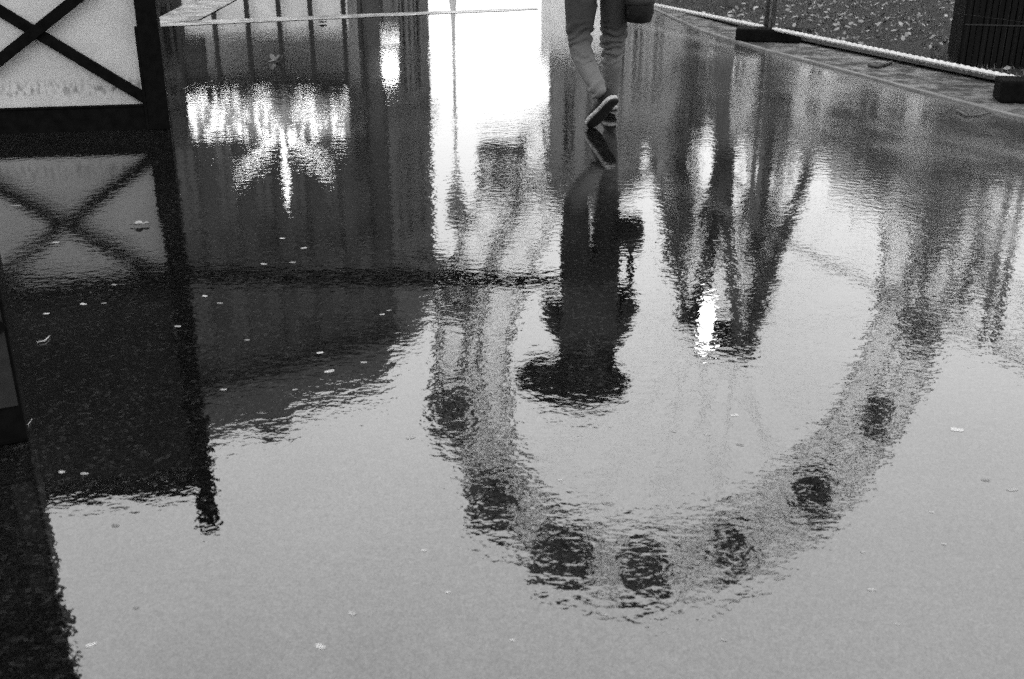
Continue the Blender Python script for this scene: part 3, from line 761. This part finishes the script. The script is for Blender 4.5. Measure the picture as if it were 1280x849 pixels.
# shoes: lofted along the foot, sole and upper
def shoe(heel, toe, dn):
    ax = (toe-heel); ln = ax.length; ax.normalize(); dn = (dn-ax*dn.dot(ax)).normalized(); sd = ax.cross(dn).normalized()
    T = [0, .06, .2, .4, .6, .78, .92, 1.0]; Wd = [.024, .039, .043, .041, .049, .054, .042, .014]
    def ring(i, top, bot, k): return [heel+ax*ln*T[i]+sd*(Wd[i]*k*math.cos(a))+dn*((bot+top)/2+(bot-top)/2*(1 if math.sin(a) > 0 else -1)*min(1, abs(math.sin(a))*1.7)) for a in [2*PI*j/16 for j in range(16)]]
    root_ = MB(); root_.loft([ring(i, -.004, .010, 1.06) for i in range(8)]); so_ = root_.build('outsole', M['shoe'], person, True)
    m2 = MB(); m2.loft([ring(i, -.030, -.0045, 1.10) for i in range(8)]); mi = m2.build('midsole', M['sole'], person, True)
    hts = [.075, .095, .105, .095, .075, .060, .045, .032]
    m3 = MB()
    def up(i):
        return [heel+ax*ln*T[i]+sd*(Wd[i]*.97*math.cos(a)*(1-.35*max(0, math.sin(a))**2))-dn*(.028+max(0, math.sin(a))*(hts[i]-.028)) for a in [PI*j/10 for j in range(11)]]
    m3.loft([up(i) for i in range(8)]); m3.build('shoe', M['shoe'], person, True)
shoe(rel(at(769, 124, 6.42)), rel(at(737, 159, 6.56)), Vector((.55, -.75, -.45)))
hR = rel(Vector((at(764, 140, 6.96).x, 6.95, .035))); shoe(hR, hR+Vector((-.02, .265, 0)), Vector((0, 0, -1)))

# shoulder bag hanging at the right hip
bp_ = at(800, 2, 6.72)
bag = empty('shoulder_bag', bp_, math.radians(-12), 'black shoulder bag hanging at the right hip of the walker', 'bag')
q = MB(); q.loft([[Vector((x*w_, y*w2, z)) for x, y in [(math.cos(2*PI*k/20), math.sin(2*PI*k/20)) for k in range(20)]] for w_, w2, z in ((.03, .04, -.125), (.072, .085, -.115), (.085, .115, -.06), (.084, .12, .03), (.075, .11, .09), (.05, .08, .105))])
q.build('body', M['bag'], bag, True)
q = MB(); q.loft([[Vector((x*w_, y*w2, z)) for x, y in [(math.cos(2*PI*k/20), math.sin(2*PI*k/20)) for k in range(20)]] for w_, w2, z in ((.091, .126, -.01), (.092, .128, .03), (.082, .118, .095), (.05, .08, .112))])
q.build('flap', M['jacket'], bag, True)
R_ = Matrix.Rotation(-math.radians(-12), 4, 'Z')
shp = R_ @ ((PR+shR+Vector((-.02, -.02, .09)))-bp_)
q = MB(); q.tube([(0, -.09, .09), Vector((.02, -.10, .30)), shp+Vector((.04, -.07, -.08)), shp, shp+Vector((.03, .10, -.10)), Vector((.02, .09, .30)), (0, .09, .09)], .012, 8); q.build('strap', M['bag'], bag, True)

# umbrella held low over the head
uc = mirrored(714, 487, 6.80)
umb = empty('umbrella', PR+wrL+Vector((.02, .06, -.03)), 0, 'small dark umbrella held low over the head of the walker', 'umbrella')
uo = uc-umb.location
ax = Vector((-.05, .05, 1)).normalized(); X = ax.orthogonal().normalized(); Yv = ax.cross(X)
def upt(r, z, a): return uo+ax*z+X*(r*math.cos(a))+Yv*(r*math.sin(a))
RAD = .41
q = MB(); rings = []
prof = [(1.0, -.10), (.86, -.045), (.65, .015), (.42, .055), (.2, .08), (.02, .09)]
n = 48
for rr, z in prof:
    rings.append([q.bm.verts.new(upt(RAD*rr*(1-.045*abs(math.sin(4*(2*PI*k/n)))*rr), z+.018*abs(math.sin(4*(2*PI*k/n)))*rr, 2*PI*k/n)) for k in range(n)])
for a_, b_ in zip(rings, rings[1:]):
    for k in range(n): q.bm.faces.new((a_[k], a_[(k+1) % n], b_[(k+1) % n], b_[k]))
q.bm.faces.new(rings[-1])
cnp = q.build('canopy', M['canopy'], umb, True)
sm = cnp.modifiers.new('cloth', 'SOLIDIFY'); sm.thickness = .002
for k in range(8): MB().tube([upt(RAD*r, z-.006, PI*k/4) for r, z in ((.98, -.098), (.65, .01), (.2, .074), (.03, .082))], .0022, 5).build('rib', M['steel'], umb)
MB().tube([Vector((0, 0, -.06)), uo+ax*.14], .006, 8).build('shaft', M['steel'], umb, True)
MB().tube([Vector((0, 0, -.09)), Vector((0, 0, .05))], [.014, .016], 10).build('handle', M['rubber'], umb, True)

# ------------------------------------------------------------------ fallen leaves and twigs on the asphalt
GL = 'small pale leaves fallen on the asphalt'
LT = [mat('fallen_leaf_tone', a, b_, 30, .45, .001, 200) for a, b_ in ((.14, .3), (.22, .4), (.05, .16), (.1, .26))]
def leaf_mesh(seed, curl):
    r = random.Random(seed); q = MB(); ring = []
    n = 14
    for k in range(n):
        a = 2*PI*k/n; rr = (.5+.5*abs(math.cos(a))**1.2)*(1+r.uniform(-.12, .12)); x, y = rr*math.cos(a), rr*math.sin(a)*.8
        ring.append(q.bm.verts.new((x, y, curl*(x*x*.5+abs(y)*.5))))
    c = q.bm.verts.new((0, 0, 0))
    for k in range(n): q.bm.faces.new((c, ring[k], ring[(k+1) % n]))
    o = q.build('fallen_leaf', LT[seed-1]); me = o.data; bpy.data.objects.remove(o); return me
LM = [leaf_mesh(s, c) for s, c in ((1, .05), (2, .25), (3, .12), (4, .4))]
flecks = [(440, 767, 7, 5), (400, 808, 8, 6), (974, 722, 9, 6), (756, 768, 6, 4), (1090, 737, 6, 4), (1196, 537, 9, 5), (1232, 600, 6, 4), (1266, 612, 8, 4), (1122, 780, 4, 3), (114, 806, 7, 5), (144, 657, 6, 4),
          (514, 547, 7, 4), (412, 464, 8, 4), (400, 441, 5, 3), (486, 388, 4, 3), (455, 453, 5, 3), (478, 393, 4, 3), (530, 688, 4, 3), (620, 470, 3, 3), (842, 539, 5, 3), (884, 543, 5, 3), (918, 519, 6, 3), (925, 556, 6, 3), (330, 330, 5, 2),
          (380, 310, 5, 2), (353, 298, 4, 2), (366, 328, 5, 3), (280, 487, 5, 3), (222, 408, 5, 2), (104, 380, 5, 2), (130, 379, 4, 2), (143, 356, 4, 3), (70, 303, 5, 2), (58, 392, 4, 2), (20, 257, 7, 2), (106, 592, 6, 3), (77, 590, 5, 3), (256, 370, 4, 2),
          (275, 379, 5, 2), (60, 640, 4, 3), (1078, 690, 4, 3), (640, 800, 4, 3), (170, 760, 4, 3), (905, 800, 5, 3), (1180, 680, 4, 3), (560, 740, 4, 3), (309, 425, 4, 2), (369, 487, 4, 2), (1165, 640, 4, 3), (700, 600, 4, 2), (980, 640, 4, 3), (330, 545, 4, 3)]
for i, (x, y, wx, hy) in enumerate(flecks):
    p = ground(x, y, .0006); pxm = F/(p-cam.location).length
    o = bpy.data.objects.new('fallen_leaf', LM[i % 4]); COL.objects.link(o)
    o.location = p; s = wx/pxm*.85; sy_ = min(hy/pxm/max(.2, -ray(x, y).normalized().z)*.85, s*1.3); o.scale = (s, sy_, s*.05); o.rotation_euler = (0, 0, random.uniform(-.6, .6))
    tag(o, 'small pale fallen leaf lying flat on the wet asphalt', 'leaf', GL)
def big_leaf(px, py, size, label, mats, curl, rot):
    p = ground(px, py, .006); t = empty('curled_leaf', p, rot, label, 'leaf')
    q = MB(); ring = []; n = 18
    for k in range(n):
        a = 2*PI*k/n; rr = .55+.45*abs(math.cos(1.5*a))
        x, y = rr*math.cos(a), rr*math.sin(a)*.75; ring.append(q.bm.verts.new((x*size, y*size, size*(.08+curl*(y*y+.35*max(0, x)*abs(math.sin(3*a)))))))
    c = q.bm.verts.new((0, 0, size*.05))
    for k in range(n): q.bm.faces.new((c, ring[k], ring[(k+1) % n]))
    q.build('blade', M[mats[0]], t)
    MB().tube([(-.4*size, 0, .1*size), (-.9*size, .1*size, .15*size), (-1.35*size, .3*size, .05*size)], .0022, 6).build('stalk', M[mats[1]], t)
big_leaf(176, 281, .034, 'pale curled leaf on the dark wet asphalt before the hoarding', ('dull_leaf', 'twig'), .6, .3)
big_leaf(347, 76, .075, 'dark crumpled leaf with a pale rim standing up on the far asphalt', ('lit_leaf_dark', 'flat_leaf'), 1.4, 1.2)
big_leaf(403, 29, .05, 'dark leaf near the far stone kerb', ('lit_leaf_dark', 'twig'), 1.0, .5)
def twig(pts, r, label, m='twig'):
    ps = [ground(x, y, r+.002) for x, y in pts]; o0 = ps[0]
    o = MB().tube([p-o0 for p in ps], [r*(1-.5*i/len(ps)) for i in range(len(ps))], 6).build('twig', M[m], None, True); o.location = o0
    tag(o, label, 'twig')
twig([(1087, 81), (1096, 83), (1104, 81), (1114, 78)], .022, 'dark stick lying on the worn paving strip')
twig([(1196, 138), (1209, 145), (1222, 144), (1240, 140)], .010, 'thin dark twig at the edge of the asphalt near the right foot')
twig([(46, 428), (56, 426), (62, 420)], .003, 'short pale stem on the asphalt by the striped cabinet', 'flat_leaf')
twig([(22, 548), (40, 524)], .0016, 'fine pale straw by the foot of the cabinet', 'flat_leaf')
